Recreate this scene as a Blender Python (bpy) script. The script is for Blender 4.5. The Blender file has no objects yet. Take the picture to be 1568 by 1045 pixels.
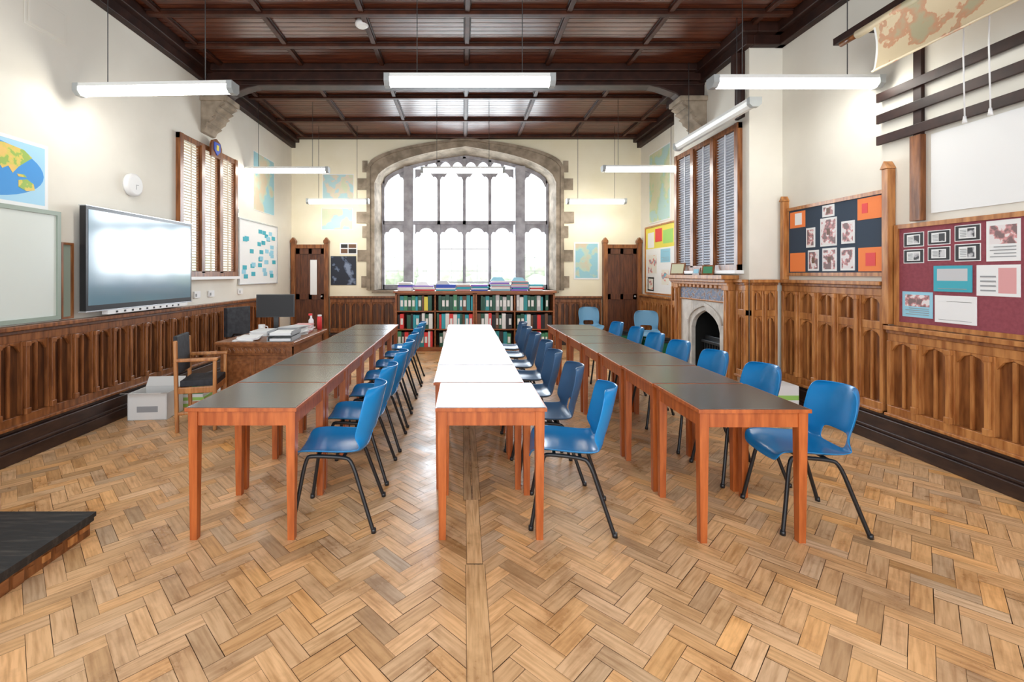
import bpy, bmesh, math, random
from mathutils import Matrix, Vector
random.seed(7)
scene=bpy.context.scene
XL,XR,YB,YF,ZC=-3.6,3.74,9.6,-1.2,4.37
BX,BY0,BY1=3.35,5.35,7.25   # chimney breast

# ---------------------------------------------------------------- materials
def new_mat(name):
    m=bpy.data.materials.new(name); m.use_nodes=True
    return m,m.node_tree.nodes,m.node_tree.links,m.node_tree.nodes['Principled BSDF']
def plain(name,col,rough=.5,metal=0,emit=0,spec=.5,coat=0):
    m,n,l,b=new_mat(name)
    b.inputs['Base Color'].default_value=(*col,1); b.inputs['Roughness'].default_value=rough
    b.inputs['Metallic'].default_value=metal; b.inputs['Specular IOR Level'].default_value=spec
    b.inputs['Coat Weight'].default_value=coat
    if emit: b.inputs['Emission Color'].default_value=(*col,1); b.inputs['Emission Strength'].default_value=emit
    return m
def noisy(name,c1,c2,rough=.5,scale=(1,1,1),nscale=5,detail=4,bump=0,lo=.35,hi=.65,coat=0,spec=.5):
    m,n,l,b=new_mat(name)
    tc=n.new('ShaderNodeTexCoord'); mp=n.new('ShaderNodeMapping'); mp.inputs['Scale'].default_value=scale
    nz=n.new('ShaderNodeTexNoise'); nz.inputs['Scale'].default_value=nscale; nz.inputs['Detail'].default_value=detail
    cr=n.new('ShaderNodeValToRGB'); cr.color_ramp.elements[0].position=lo; cr.color_ramp.elements[1].position=hi
    cr.color_ramp.elements[0].color=(*c1,1); cr.color_ramp.elements[1].color=(*c2,1)
    l.new(tc.outputs['Object'],mp.inputs['Vector']); l.new(mp.outputs[0],nz.inputs['Vector'])
    l.new(nz.outputs['Fac'],cr.inputs[0]); l.new(cr.outputs[0],b.inputs['Base Color'])
    b.inputs['Roughness'].default_value=rough; b.inputs['Coat Weight'].default_value=coat
    b.inputs['Specular IOR Level'].default_value=spec
    if bump:
        bp=n.new('ShaderNodeBump'); bp.inputs['Strength'].default_value=bump; bp.inputs['Distance'].default_value=.01
        l.new(nz.outputs['Fac'],bp.inputs['Height']); l.new(bp.outputs[0],b.inputs['Normal'])
    return m
M={}
M['wall']=noisy('painted_plaster',(.74,.71,.63),(.80,.77,.69),.85,nscale=1.5)
M['wallb']=noisy('cream_plaster_lit',(.79,.72,.53),(.84,.78,.61),.85,nscale=1.5)  # same plaster, warmer: the back wall's stronger light is put into the colour
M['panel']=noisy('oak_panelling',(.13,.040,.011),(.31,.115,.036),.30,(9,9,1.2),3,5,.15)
M['panel_dk']=noisy('oak_panelling_recess_shade',(.055,.018,.006),(.14,.048,.015),.42,(9,9,1.2),3,5,.15)  # darker copy of the oak, recess shade painted into the back boards
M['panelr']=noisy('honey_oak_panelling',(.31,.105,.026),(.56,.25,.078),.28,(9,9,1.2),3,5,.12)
M['panelr_dk']=noisy('honey_oak_recess_shade',(.16,.05,.012),(.36,.14,.04),.36,(9,9,1.2),3,5,.12)  # honey oak darkened, with shade between the ribs put into its colour
M['skirt']=noisy('dark_skirting_wood',(.022,.010,.008),(.05,.024,.016),.4,(6,2,6),3)
M['ceil']=noisy('ceiling_boards_wood',(.060,.014,.006),(.13,.034,.013),.33,(1,8,1),4,4,.1)
M['rib']=noisy('ceiling_rib_wood',(.035,.010,.005),(.07,.02,.009),.5,(2,2,2),4,spec=.25)
M['beam']=noisy('dark_beam_wood',(.018,.006,.004),(.038,.013,.008),.5,(2,2,2),4,spec=.3)
M['stone']=noisy('carved_stone',(.20,.16,.115),(.37,.30,.225),.85,nscale=6,detail=8,bump=.3)
M['stonew']=noisy('window_tracery_stone_bloom',(.27,.26,.28),(.42,.41,.44),.85,nscale=6,detail=6,bump=.2)  # stone lightened so its colour carries the window's bloom
M['fstone']=noisy('fireplace_stone',(.5,.47,.43),(.68,.65,.6),.7,nscale=6,bump=.1)
M['tabtop']=noisy('grey_laminate',(.050,.052,.044),(.060,.062,.054),.22,nscale=4,detail=2,spec=.65)
M['tabtop2']=noisy('grey_laminate_window_sheen',(.125,.13,.135),(.14,.145,.15),.30,nscale=4,detail=2,spec=.45)  # paler copy of the grey laminate, window reflection put into the colour
M['orange']=noisy('orange_beech',(.33,.070,.012),(.52,.135,.030),.35,(12,12,1.5),2.5,4)
M['blue']=noisy('blue_polypropylene',(.007,.20,.50),(.012,.24,.57),.23,nscale=3)
M['greyblue']=plain('slate_blue_polypropylene',(.045,.12,.24),.28)
M['paleblue']=plain('pale_blue_fabric',(.16,.36,.55),.6)
M['black']=plain('black_metal',(.012,.012,.014),.35)
M['blackp']=plain('black_plastic',(.015,.015,.017),.3)
M['blackc']=noisy('black_cushion',(.012,.013,.018),(.03,.032,.04),.7,nscale=20)
M['stage']=noisy('worn_black_painted_board',(.015,.016,.018),(.07,.062,.055),.5,(2,14,1),3,8,.2,.5,.75)
M['firelining']=plain('fireplace_lining_black',(.006,.006,.006),.9)  # near-black lining of the fireplace opening
M['iron']=plain('cast_iron',(.02,.025,.03),.4,.3)
M['white']=plain('white_plastic',(.8,.8,.8),.4)
M['cable']=plain('dark_cable',(.05,.05,.05),.5)
M['paper']=plain('white_paper',(.82,.83,.83),.8)
M['tube']=plain('fluorescent_tube',(1,.975,.90),.4,emit=16)
M['tubew']=plain('lamp_housing_white',(.75,.76,.74),.35)
M['capgrey']=plain('lamp_end_grey',(.35,.37,.37),.35)
M['silver']=plain('silver_trim',(.6,.62,.65),.25,.6)
M['wboard']=plain('whiteboard_enamel',(.66,.71,.67),.2)
M['metalgrn']=plain('greenish_grey_frame',(.28,.34,.28),.4)
M['desk']=noisy('desk_wood',(.17,.055,.016),(.32,.12,.04),.33,(8,2,8),3,4)
M['bookc']=noisy('bookcase_wood',(.25,.075,.02),(.38,.13,.04),.4,(2,2,10),3)
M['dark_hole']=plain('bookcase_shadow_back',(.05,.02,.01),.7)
M['door']=noisy('door_wood',(.07,.022,.010),(.15,.05,.02),.4,(10,10,1.3),3)
M['slat']=plain('blind_slat_cream',(.60,.50,.37),.5)
M['slatb']=plain('blind_slat_greyblue',(.54,.56,.62),.45)
M['shutpale']=plain('shutter_backing_daylight',(.64,.70,.80),.5)  # pale blue sheet painted as daylight behind the closed shutters
M['maroon']=noisy('maroon_felt',(.24,.05,.07),(.29,.065,.085),.9,nscale=40)
M['navyfelt']=plain('navy_card',(.032,.052,.085),.8)
M['orangecard']=plain('orange_card',(.90,.24,.06),.7)
M['tealcard']=plain('teal_card',(.05,.40,.50),.7)
M['bluecard']=plain('light_blue_card',(.3,.60,.75),.7)
M['oceanblue']=plain('ocean_blue_print',(.03,.27,.66),.5)
M['icewhite']=plain('pale_sea_print',(.35,.62,.80),.5)
M['blackcard']=plain('black_card',(.02,.02,.022),.6)
M['pinkcard']=plain('pink_photo',(.70,.34,.34),.6)
M['redcard']=plain('red_card',(.75,.05,.05),.6)
M['yellowcard']=plain('yellow_card',(.8,.7,.1),.6)
M['greencard']=plain('green_card',(.06,.28,.14),.5)
M['limecard']=plain('lime_card',(.35,.65,.15),.6)
M['purple']=plain('purple_card',(.28,.16,.6),.6)
M['bluebk']=plain('blue_book',(.03,.08,.5),.5)
M['dgreen']=plain('dark_green_binder',(.012,.09,.055),.4)
M['tealb']=plain('teal_binder',(.02,.27,.30),.4)
M['brownb']=plain('brown_book',(.15,.07,.035),.5)
M['greyc']=plain('grey_card',(.3,.31,.32),.6)
M['lgrey']=plain('pale_grey_print',(.55,.56,.58),.6)
M['cardboard']=plain('white_carton',(.72,.72,.70),.8)
M['bin']=plain('green_bin',(.01,.18,.09),.4)
M['leaf']=noisy('pale_foliage',(.40,.45,.34),(.56,.60,.50),.9,nscale=3)
M['grass']=noisy('grass_lawn',(.5,.55,.4),(.6,.65,.5),.9,nscale=2)
M['bark']=plain('tree_bark',(.35,.32,.28),.9)
def mapmat(name,sea,land,land2,scale=2.2,seed=0,thr=.5,detail=7):
    m,n,l,b=new_mat(name)
    tc=n.new('ShaderNodeTexCoord'); mp=n.new('ShaderNodeMapping'); mp.inputs['Location'].default_value=(seed,seed*.7,seed*1.3)
    nz=n.new('ShaderNodeTexNoise'); nz.inputs['Scale'].default_value=scale; nz.inputs['Detail'].default_value=detail
    cr=n.new('ShaderNodeValToRGB'); e=cr.color_ramp.elements
    e[0].position=thr-.01; e[0].color=(*sea,1); e[1].position=thr+.005; e[1].color=(*land,1)
    e2=cr.color_ramp.elements.new(min(.99,thr+.09)); e2.color=(*land2,1)
    l.new(tc.outputs['Object'],mp.inputs[0]); l.new(mp.outputs[0],nz.inputs['Vector']); l.new(nz.outputs['Fac'],cr.inputs[0])
    l.new(cr.outputs[0],b.inputs['Base Color']); b.inputs['Roughness'].default_value=.5
    return m
M['mapland']=mapmat('map_land_print',(.30,.46,.07),(.62,.55,.08),(.75,.50,.12),9,3.4,.50)
M['mapblue']=mapmat('blue_map_print',(.30,.55,.62),(.45,.6,.5),(.6,.5,.35),2.4,5,.52)
M['mappink']=mapmat('pink_map_print',(.40,.58,.60),(.66,.55,.45),(.55,.60,.42),3.2,9,.5)
M['mapgreen']=mapmat('green_map_print',(.42,.62,.60),(.46,.62,.38),(.62,.62,.42),3.4,14,.48)
M['darkphoto']=mapmat('night_photo_print',(.012,.016,.03),(.05,.07,.12),(.2,.25,.35),6,21,.55)
M['tilework']=mapmat('blue_carved_tile',(.12,.16,.26),(.35,.38,.45),(.2,.1,.06),22,2,.5)
M['redmap']=mapmat('red_poster_print',(.8,.78,.7),(.75,.12,.08),(.2,.5,.6),7,4,.56)
M['parch']=mapmat('parchment_map',(.66,.55,.36),(.56,.28,.16),(.42,.38,.24),5.0,31,.52,10)
M['photoprint']=mapmat('portrait_photo_print',(.75,.70,.70),(.68,.30,.30),(.2,.12,.12),14,8,.47,3)
M['monoprint']=mapmat('monochrome_photo_print',(.03,.03,.035),(.25,.25,.27),(.6,.6,.62),12,6,.5,3)
m,n,l,b=new_mat('tv_screen_reflection_tint'); M['screen']=m
b.inputs['Base Color'].default_value=(.16,.27,.34,1); b.inputs['Roughness'].default_value=.14; b.inputs['Specular IOR Level'].default_value=.9  # blue-grey base colour stands in for the reflection on the dark screen
b.inputs['Coat Weight'].default_value=1; b.inputs['Coat Roughness'].default_value=.10
m=bpy.data.materials.new('leaded_glass'); m.use_nodes=True; n=m.node_tree.nodes; l=m.node_tree.links; n.clear()
o=n.new('ShaderNodeOutputMaterial'); mx=n.new('ShaderNodeMixShader'); tr=n.new('ShaderNodeBsdfTransparent'); gl=n.new('ShaderNodeBsdfGlossy')
gl.inputs['Roughness'].default_value=.05; mx.inputs[0].default_value=.05
l.new(tr.outputs[0],mx.inputs[1]); l.new(gl.outputs[0],mx.inputs[2]); l.new(mx.outputs[0],o.inputs[0]); M['glass']=m
# parquet
m,n,l,b=new_mat('herringbone_oak_block'); M['parq']=m
at=n.new('ShaderNodeVertexColor'); at.layer_name='Col'
uv=n.new('ShaderNodeUVMap'); uv.uv_map='UVMap'
mp=n.new('ShaderNodeMapping'); mp.inputs['Scale'].default_value=(5,60,1)
nz=n.new('ShaderNodeTexNoise'); nz.inputs['Scale'].default_value=1; nz.inputs['Detail'].default_value=6
cr=n.new('ShaderNodeValToRGB'); cr.color_ramp.elements[0].position=.30; cr.color_ramp.elements[0].color=(.70,.62,.53,1)
cr.color_ramp.elements[1].position=.58; cr.color_ramp.elements[1].color=(1,1,1,1)
mm=n.new('ShaderNodeMix'); mm.data_type='RGBA'; mm.blend_type='MULTIPLY'; mm.inputs[0].default_value=1
l.new(uv.outputs[0],mp.inputs[0]); l.new(mp.outputs[0],nz.inputs['Vector']); l.new(nz.outputs['Fac'],cr.inputs[0])
l.new(at.outputs['Color'],mm.inputs[6]); l.new(cr.outputs[0],mm.inputs[7])
tc=n.new('ShaderNodeTexCoord'); n2=n.new('ShaderNodeTexNoise'); n2.inputs['Scale'].default_value=3.3; n2.inputs['Detail'].default_value=10; n2.inputs['Roughness'].default_value=.65
mr=n.new('ShaderNodeMapRange'); mr.inputs[1].default_value=.3; mr.inputs[2].default_value=.7; mr.inputs[3].default_value=.22; mr.inputs[4].default_value=.46
c2=n.new('ShaderNodeValToRGB'); c2.color_ramp.elements[0].position=.34; c2.color_ramp.elements[0].color=(.74,.69,.64,1); c2.color_ramp.elements[1].position=.52; c2.color_ramp.elements[1].color=(1,1,1,1)
m3=n.new('ShaderNodeMix'); m3.data_type='RGBA'; m3.blend_type='MULTIPLY'; m3.inputs[0].default_value=1
l.new(n2.outputs['Fac'],c2.inputs[0]); l.new(mm.outputs[2],m3.inputs[6]); l.new(c2.outputs[0],m3.inputs[7])
l.new(tc.outputs['Object'],n2.inputs['Vector']); l.new(n2.outputs['Fac'],mr.inputs[0]); l.new(mr.outputs[0],b.inputs['Roughness'])
l.new(m3.outputs[2],b.inputs['Base Color'])
M['gap']=plain('parquet_gap_dark',(.14,.07,.03),.8)

# ---------------------------------------------------------------- mesh builder
class MB:
    def __init__(s): s.bm=bmesh.new(); s.mats=[]; s.M=Matrix.Identity(4)
    def mi(s,k):
        m=M[k]
        if m not in s.mats: s.mats.append(m)
        return s.mats.index(m)
    def v(s,p): return s.bm.verts.new(s.M@Vector(p))
    def face(s,vs,k,smooth=False):
        try: f=s.bm.faces.new(vs)
        except ValueError: return
        f.material_index=s.mi(k); f.smooth=smooth; return f
    def box(s,x0,x1,y0,y1,z0,z1,k):
        c=[s.v((x,y,z)) for z in (z0,z1) for y in (y0,y1) for x in (x0,x1)]
        for q in ((0,2,3,1),(4,5,7,6),(0,1,5,4),(2,6,7,3),(0,4,6,2),(1,3,7,5)): s.face([c[i] for i in q],k)
    def hexa(s,bot,top,k):
        a=[s.v(p) for p in bot]; b=[s.v(p) for p in top]; n=len(a)
        s.face(a[::-1],k); s.face(b,k)
        for i in range(n): s.face([a[i],a[(i+1)%n],b[(i+1)%n],b[i]],k)
    def prism(s,pts,vec,k,smooth=False):
        vec=Vector(vec); a=[s.v(p) for p in pts]; b=[s.v(Vector(p)+vec) for p in pts]; n=len(a)
        s.face(a[::-1],k); s.face(b,k)
        for i in range(n): s.face([a[i],a[(i+1)%n],b[(i+1)%n],b[i]],k,smooth)
    def poly(s,pts,k): s.face([s.v(p) for p in pts],k)
    def tube(s,pts,r,k,n=8):
        pts=[Vector(p) for p in pts]; rings=[]; prev=None
        for i,p in enumerate(pts):
            t=(pts[min(i+1,len(pts)-1)]-pts[max(i-1,0)]).normalized()
            if prev is None:
                a=t.orthogonal().normalized()
            else:
                a=(prev-t*prev.dot(t)).normalized()
            prev=a; bb=t.cross(a)
            rr=r[i] if isinstance(r,(list,tuple)) else r
            rings.append([s.v(p+(a*math.cos(2*math.pi*j/n)+bb*math.sin(2*math.pi*j/n))*rr) for j in range(n)])
        for i in range(len(rings)-1):
            for j in range(n): s.face([rings[i][j],rings[i][(j+1)%n],rings[i+1][(j+1)%n],rings[i+1][j]],k,True)
        s.face(rings[0][::-1],k); s.face(rings[-1],k)
    def lathe(s,prof,c,k,n=24):
        rings=[[s.v((c[0]+r*math.cos(2*math.pi*j/n),c[1]+r*math.sin(2*math.pi*j/n),c[2]+z)) for j in range(n)] for r,z in prof]
        for i in range(len(rings)-1):
            for j in range(n): s.face([rings[i][j],rings[i][(j+1)%n],rings[i+1][(j+1)%n],rings[i+1][j]],k,True)
        s.face(rings[0][::-1],k); s.face(rings[-1],k)
    def mesh(s,name):
        bmesh.ops.recalc_face_normals(s.bm,faces=s.bm.faces[:])
        me=bpy.data.meshes.new(name); s.bm.to_mesh(me); s.bm.free()
        for m in s.mats: me.materials.append(m)
        return me
    def obj(s,name,bevel=0,loc=(0,0,0),rz=0):
        me=s.mesh(name); return place(name,me,loc,rz,bevel)
def place(name,me,loc=(0,0,0),rz=0,bevel=0):
    o=bpy.data.objects.new(name,me); scene.collection.objects.link(o); o.location=loc; o.rotation_euler=(0,0,rz)
    if bevel:
        b=o.modifiers.new('bevel','BEVEL'); b.width=bevel; b.segments=2; b.limit_method='ANGLE'; b.angle_limit=.7
    return o
def rounded(pts,it=2):
    pts=[Vector(p) for p in pts]
    for _ in range(it):
        q=[pts[0]]
        for a,b in zip(pts,pts[1:]): q+= [a*.75+b*.25,a*.25+b*.75]
        q.append(pts[-1]); pts=q
    return pts
TL=Matrix(((0,1,0,XL),(1,0,0,0),(0,0,1,0),(0,0,0,1)))
TR=Matrix(((0,-1,0,XR),(1,0,0,0),(0,0,1,0),(0,0,0,1)))
TBR=Matrix(((0,-1,0,BX),(1,0,0,0),(0,0,1,0),(0,0,0,1)))
TB=Matrix(((1,0,0,0),(0,-1,0,YB),(0,0,1,0),(0,0,0,1)))

# ---------------------------------------------------------------- floor
def build_floor():
    bm=bmesh.new(); uvl=bm.loops.layers.uv.new('UVMap'); cl=bm.loops.layers.color.new('Col')
    W=.078; n=3; c45=math.cos(math.pi/4)
    cx,cy=.07,4.2
    def add(x0,y0,x1,y1,horiz):
        g=random.choice([.0005,.0007,.0010,.0018])
        xs=[(x0*W+g,y0*W+g),(x1*W-g,y0*W+g),(x1*W-g,y1*W-g),(x0*W+g,y1*W-g)]
        P=[(cx+(x-y)*c45,cy+(x+y)*c45) for x,y in xs]
        mx=sum(p[0] for p in P)/4; my=sum(p[1] for p in P)/4
        if mx<XL-.15 or mx>XR+.15 or my<YF-.1 or my>YB+.15: return
        vs=[bm.verts.new((min(max(p[0],XL),XR),min(max(p[1],YF),YB),0)) for p in P]
        try: f=bm.faces.new(vs)
        except: return
        t=random.gauss(0,1); k=max(.65,min(1.2,1+t*.085))
        if random.random()<.08: k*=.76
        hue=random.gauss(0,.05)
        base=(.80,.495,.250)
        col=(min(1,base[0]*k*(1+hue)),min(1,base[1]*k),min(1,base[2]*k*(1-2*hue)),1)
        ox,oy=random.random()*20,random.random()*20
        uvs=[(0,0),(.23,0),(.23,.075),(0,.075)] if horiz else [(0,0),(0,.075),(.23,.075),(.23,0)]
        for lp,u in zip(f.loops,uvs): lp[uvl].uv=(u[0]+ox,u[1]+oy); lp[cl]=[c**(1/2.2) for c in col[:3]]+[1]
    R=95
    for y in range(-R,R):
        for x in range(-R,R):
            t=(x-y)%(2*n)
            if t==0: add(x,y,x+n,y+1,True)
            if t==2*n-1: add(x,y,x+1,y+n,False)
    for f in bm.faces: f.material_index=0
    def strip(x0,x1,y0,y1,k):
        vs=[bm.verts.new(p) for p in ((x0,y0,.003),(x1,y0,.003),(x1,y1,.003),(x0,y1,.003))]
        f=bm.faces.new(vs); ox=random.random()*9
        for lp,u in zip(f.loops,[(0,0),(0,x1-x0),(y1-y0,x1-x0),(y1-y0,0)]): lp[uvl].uv=(u[0]+ox,u[1]+ox); lp[cl]=[c**(1/2.2) for c in (.78*k,.485*k,.24*k)]+[1]
        f.material_index=0
        vs=[bm.verts.new(p) for p in ((x0-.002,y0-.003,.0015),(x1+.002,y0-.003,.0015),(x1+.002,y1+.003,.0015),(x0-.002,y1+.003,.0015))]
        f=bm.faces.new(vs); f.material_index=1
    strip(.015,.11,-1.1,2.33,1.0); strip(.02,.10,2.34,3.0,1.1)
    strip(.005,.055,3.0,8.4,.8); strip(.066,.115,3.0,8.4,.9)
    vs=[bm.verts.new(p) for p in ((XL-.1,YF,-.004),(XR+.1,YF,-.004),(XR+.1,YB+.1,-.004),(XL-.1,YB+.1,-.004))]
    f=bm.faces.new(vs); f.material_index=1
    me=bpy.data.meshes.new('floor'); bm.to_mesh(me); bm.free()
    me.materials.append(M['parq']); me.materials.append(M['gap'])
    place('floor',me)
build_floor()

# ---------------------------------------------------------------- arch helper for the big window
WC=.05
def tudor(t,zs,za):
    t=min(1,abs(t)); return zs+(za-zs)*(.62*math.sqrt(max(0,1-t**3.0))+.38*(1-t))
def inner_wall(x):  return tudor((x-WC)/1.90,3.40,4.16)
def inner_win(x):   return tudor((x-WC)/1.82,3.45,4.08)
def outer(x):       return tudor((x-WC)/2.06,3.72,4.33)
SILL=1.15
# ---------------------------------------------------------------- walls
mb=MB(); k='wallb'
def xs_range(a,b,n): return [a+(b-a)*i/n for i in range(n+1)]
x0,x1=WC-1.90,WC+1.90
mb.box(XL-.2,x0,YB,YB+.6,0,ZC,k); mb.box(x1,XR+.2,YB,YB+.6,0,ZC,k); mb.box(x0,x1,YB,YB+.6,0,SILL,k)
X=xs_range(x0,x1,48)
for a,b in zip(X,X[1:]):
    mb.hexa([(a,YB,inner_wall(a)),(b,YB,inner_wall(b)),(b,YB+.6,inner_wall(b)),(a,YB+.6,inner_wall(a))],
            [(a,YB,ZC),(b,YB,ZC),(b,YB+.6,ZC),(a,YB+.6,ZC)],k)
mb.obj('wall_back')
mb=MB(); k='wall'   # left wall with window opening
LW=(5.80,7.12,1.52,3.20)
mb.box(XL-.3,XL,YF,LW[0],0,ZC,k); mb.box(XL-.3,XL,LW[1],YB,0,ZC,k); mb.box(XL-.3,XL,LW[0],LW[1],0,LW[2],k); mb.box(XL-.3,XL,LW[0],LW[1],LW[3],ZC,k)
mb.obj('wall_left')
mb=MB(); mb.box(XR,XR+.3,YF,YB,0,ZC,k); mb.obj('wall_right')
FO=(5.82,6.62,1.0) # fireplace opening
mb=MB()
mb.box(BX,XR,BY0,FO[0],0,ZC,k); mb.box(BX,XR,FO[1],BY1,0,ZC,k); mb.box(BX,XR,FO[0],FO[1],FO[2]+.02,ZC,k)
mb.box(XR-.03,XR-.001,FO[0],FO[1],0,FO[2]+.02,'firelining')
mb.box(BX+.01,XR-.03,FO[0],FO[0]+.01,0,FO[2],'firelining'); mb.box(BX+.01,XR-.03,FO[1]-.01,FO[1],0,FO[2],'firelining'); mb.box(BX+.01,XR-.03,FO[0],FO[1],FO[2]+.005,FO[2]+.019,'firelining')
mb.obj('wall_chimney_breast')

# ---------------------------------------------------------------- ceiling
mb=MB(); mb.box(XL-.2,XR+.2,YF,YB+.5,ZC,ZC+.1,'ceil')
y=YF
while y<YB:   # boards
    mb.box(XL,XR,y+.005,min(YB,y+.082),ZC-.012,ZC-.001,'ceil'); y+=.088
mb.obj('ceiling')
mb=MB()
for x in (-3.3,-2.2,-1.1,.05,1.15,2.25,3.3):
    mb.box(x-.028,x+.028,YF,YB,ZC-.055,ZC-.012,'rib'); mb.box(x-.042,x+.042,YF,YB,ZC-.028,ZC-.012,'beam')
for yy in (9.45,8.45,7.35,5.68,4.98,4.0,3.2,2.2,1.2):
    mb.box(XL,XR,yy-.035,yy+.035,ZC-.07,ZC-.012,'rib'); mb.box(XL,XR,yy-.05,yy+.05,ZC-.034,ZC-.012,'beam')
mb.obj('trim_ceiling_ribs',.006)
mb=MB()
for (a,b) in (((XL,XL+.09),(XL,XL+.17)),((XR-.09,XR),(XR-.17,XR))):
    mb.box(a[0],a[1],YF,YB,ZC-.24,ZC-.012,'beam'); mb.box(b[0],b[1],YF,YB,ZC-.13,ZC-.012,'beam')
mb.box(XL,XR,YB-.09,YB-.001,ZC-.06,ZC-.012,'beam')
mb.box(BX-.09,BX,BY0-.09,BY1+.09,ZC-.24,ZC-.012,'beam'); mb.box(BX-.17,BX,BY0-.17,BY1+.17,ZC-.13,ZC-.012,'beam')
mb.box(BX,XR,BY0-.09,BY0,ZC-.24,ZC-.012,'beam'); mb.box(BX,XR,BY0-.17,BY0,ZC-.13,ZC-.012,'beam')
mb.obj('trim_cornice',.01)
mb=MB()
yb=6.42
mb.box(XL,BX,yb-.15,yb+.15,ZC-.22,ZC-.012,'beam'); mb.box(XL,BX,yb-.21,yb+.21,ZC-.11,ZC-.012,'beam'); mb.box(XL,BX,yb-.10,yb+.10,ZC-.27,ZC-.2,'beam')
for sx,xw in ((1,XL),(-1,BX)):   # curved braces
    pts=[(0,0),(.0,-.17),(.34,-.17),(.40,-.12),(.62,-.04),(.80,0)]
    mb.prism([(xw+sx*p[0],yb-.09,ZC-.26+p[1]) for p in pts],(0,.18,0),'beam')
mb.box(BX-.05,BX,5.42,5.56,3.35,ZC-.24,'beam'); mb.box(BX-.11,BX,5.44,5.54,3.85,ZC-.24,'beam')
mb.obj('trim_tie_beam',.012)
for sx,xw in ((1,XL),(-1,BX)):
    mb=MB()
    pts=[(0,0),(0,-.50),(.05,-.49),(.09,-.40),(.20,-.31),(.24,-.18),(.34,-.12),(.34,0)]
    zz=ZC-.44
    mb.prism([(xw+sx*p[0],yb-.15,zz+p[1]) for p in pts],(0,.30,0),'stone')
    mb.box(min(xw,xw+sx*.38),max(xw,xw+sx*.38),yb-.18,yb+.18,zz-.07,zz,'stone')
    for i in range(5):
        mb.prism([(xw+sx*(.30-.05*i),yb-.17,zz-.05-.075*i),(xw+sx*(.36-.055*i),yb-.17,zz-.10-.07*i),(xw+sx*(.26-.05*i),yb-.17,zz-.15-.07*i)],(0,.34,0),'stone')
    mb.obj('stone_corbel',.01)

# ---------------------------------------------------------------- big window
mb=MB()
X=xs_range(WC-1.90,WC+1.90,48)
def rev(x): return WC+(x-WC)*1.82/1.90
for a,b in zip(X,X[1:]):
    mb.poly([(a,YB+.001,inner_wall(a)-.001),(b,YB+.001,inner_wall(b)-.001),(rev(b),YB+.45,inner_win(rev(b))),(rev(a),YB+.45,inner_win(rev(a)))],'stone')
for sx in (-1,1):
    mb.poly([(WC+sx*1.90,YB,SILL),(WC+sx*1.90,YB,inner_wall(WC+1.9)),(WC+sx*1.82,YB+.45,inner_win(WC+1.82)),(WC+sx*1.82,YB+.45,SILL)],'stone')
def ring(ins,outf,hw_i,hw_o,y0,y1,key):
    N=48; A=[];B=[]
    for i in range(N+1):
        t=-1+2*i/N; A.append((WC+t*hw_i,ins(WC+t*hw_i))); B.append((WC+t*hw_o,outf(WC+t*hw_o)))
    A=[(A[0][0],SILL)]+A+[(A[-1][0],SILL)]; B=[(B[0][0],SILL)]+B+[(B[-1][0],SILL)]
    for (a,b,c,d) in zip(A,A[1:],B[1:],B):
        mb.hexa([(p[0],y0,p[1]) for p in (a,b,c,d)],[(p[0],y1,p[1]) for p in (a,b,c,d)],key)
ring(inner_wall,outer,1.90,2.06,YB-.035,YB+.0,'stone')
ring(lambda x:outer(WC+(x-WC)*1.03)-.05,outer,1.99,2.06,YB-.07,YB-.035,'stone')
for sx in (-1,1):  # quoins
    for z,w in ((1.2,.12),(1.75,.20),(2.25,.10),(2.55,.22),(3.25,.20),(3.62,.10)):
        a=WC+sx*2.055; b=WC+sx*(2.06+w); mb.box(min(a,b),max(a,b),YB-.02,YB-.001,z,z+.24,'stone')
mb.box(WC-1.95,WC+1.95,YB-.06,YB+.5,SILL-.06,SILL,'stone')
W0,W1=YB+.42,YB+.54
k='stonew'
N=48
for i in range(N):
    a=WC-1.82+3.64*i/N; b=WC-1.82+3.64*(i+1)/N
    a2=WC+(a-WC)*.965; b2=WC+(b-WC)*.965
    mb.hexa([(a,W0,inner_win(a)+.08),(b,W0,inner_win(b)+.08),(b2,W0,inner_win(b)-.06),(a2,W0,inner_win(a)-.06)],
            [(a,W1,inner_win(a)+.08),(b,W1,inner_win(b)+.08),(b2,W1,inner_win(b)-.06),(a2,W1,inner_win(a)-.06)],k)
mb.box(WC-1.85,WC-1.77,W0,W1,SILL,3.6,k); mb.box(WC+1.77,WC+1.85,W0,W1,SILL,3.6,k)
mb.box(WC-1.8,WC+1.8,W0,W1,SILL,SILL+.10,k)
mb.box(WC-1.8,WC+1.8,W0,W1,2.57,2.65,k)
for x in (-1.19,1.25): mb.box(x-.105,x+.105,W0-.06,W1,SILL,inner_win(x)-.02,k)
mul=[-1.085,-.53,.03,.59,1.145]
for x in mul[1:4]: mb.box(x-.032,x+.032,W0,W1,SILL,inner_win(x)-.02,k)
def head(x0,x1,zs,zt,top,cusp=True):
    n=16; P=[]
    for i in range(n+1):
        t=-1+2*i/n; z=zs+(zt-zs)*(.7*math.sqrt(max(0,1-abs(t)**2.2))+.3*(1-abs(t)))
        if cusp: z-=.05*math.exp(-((abs(t)-.62)/.13)**2)
        P.append((x0+(x1-x0)*i/n,z))
    tp=top if callable(top) else (lambda x:top)
    for a,b in zip(P,P[1:]):
        za,zb=max(tp(a[0]),a[1]+.01),max(tp(b[0]),b[1]+.01)
        mb.hexa([(a[0],W0+.03,a[1]),(b[0],W0+.03,b[1]),(b[0],W0+.03,zb),(a[0],W0+.03,za)],
                [(a[0],W1-.02,a[1]),(b[0],W1-.02,b[1]),(b[0],W1-.02,zb),(a[0],W1-.02,za)],k)
cl=[(mul[i]+.032,mul[i+1]-.032) for i in range(4)]
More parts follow.
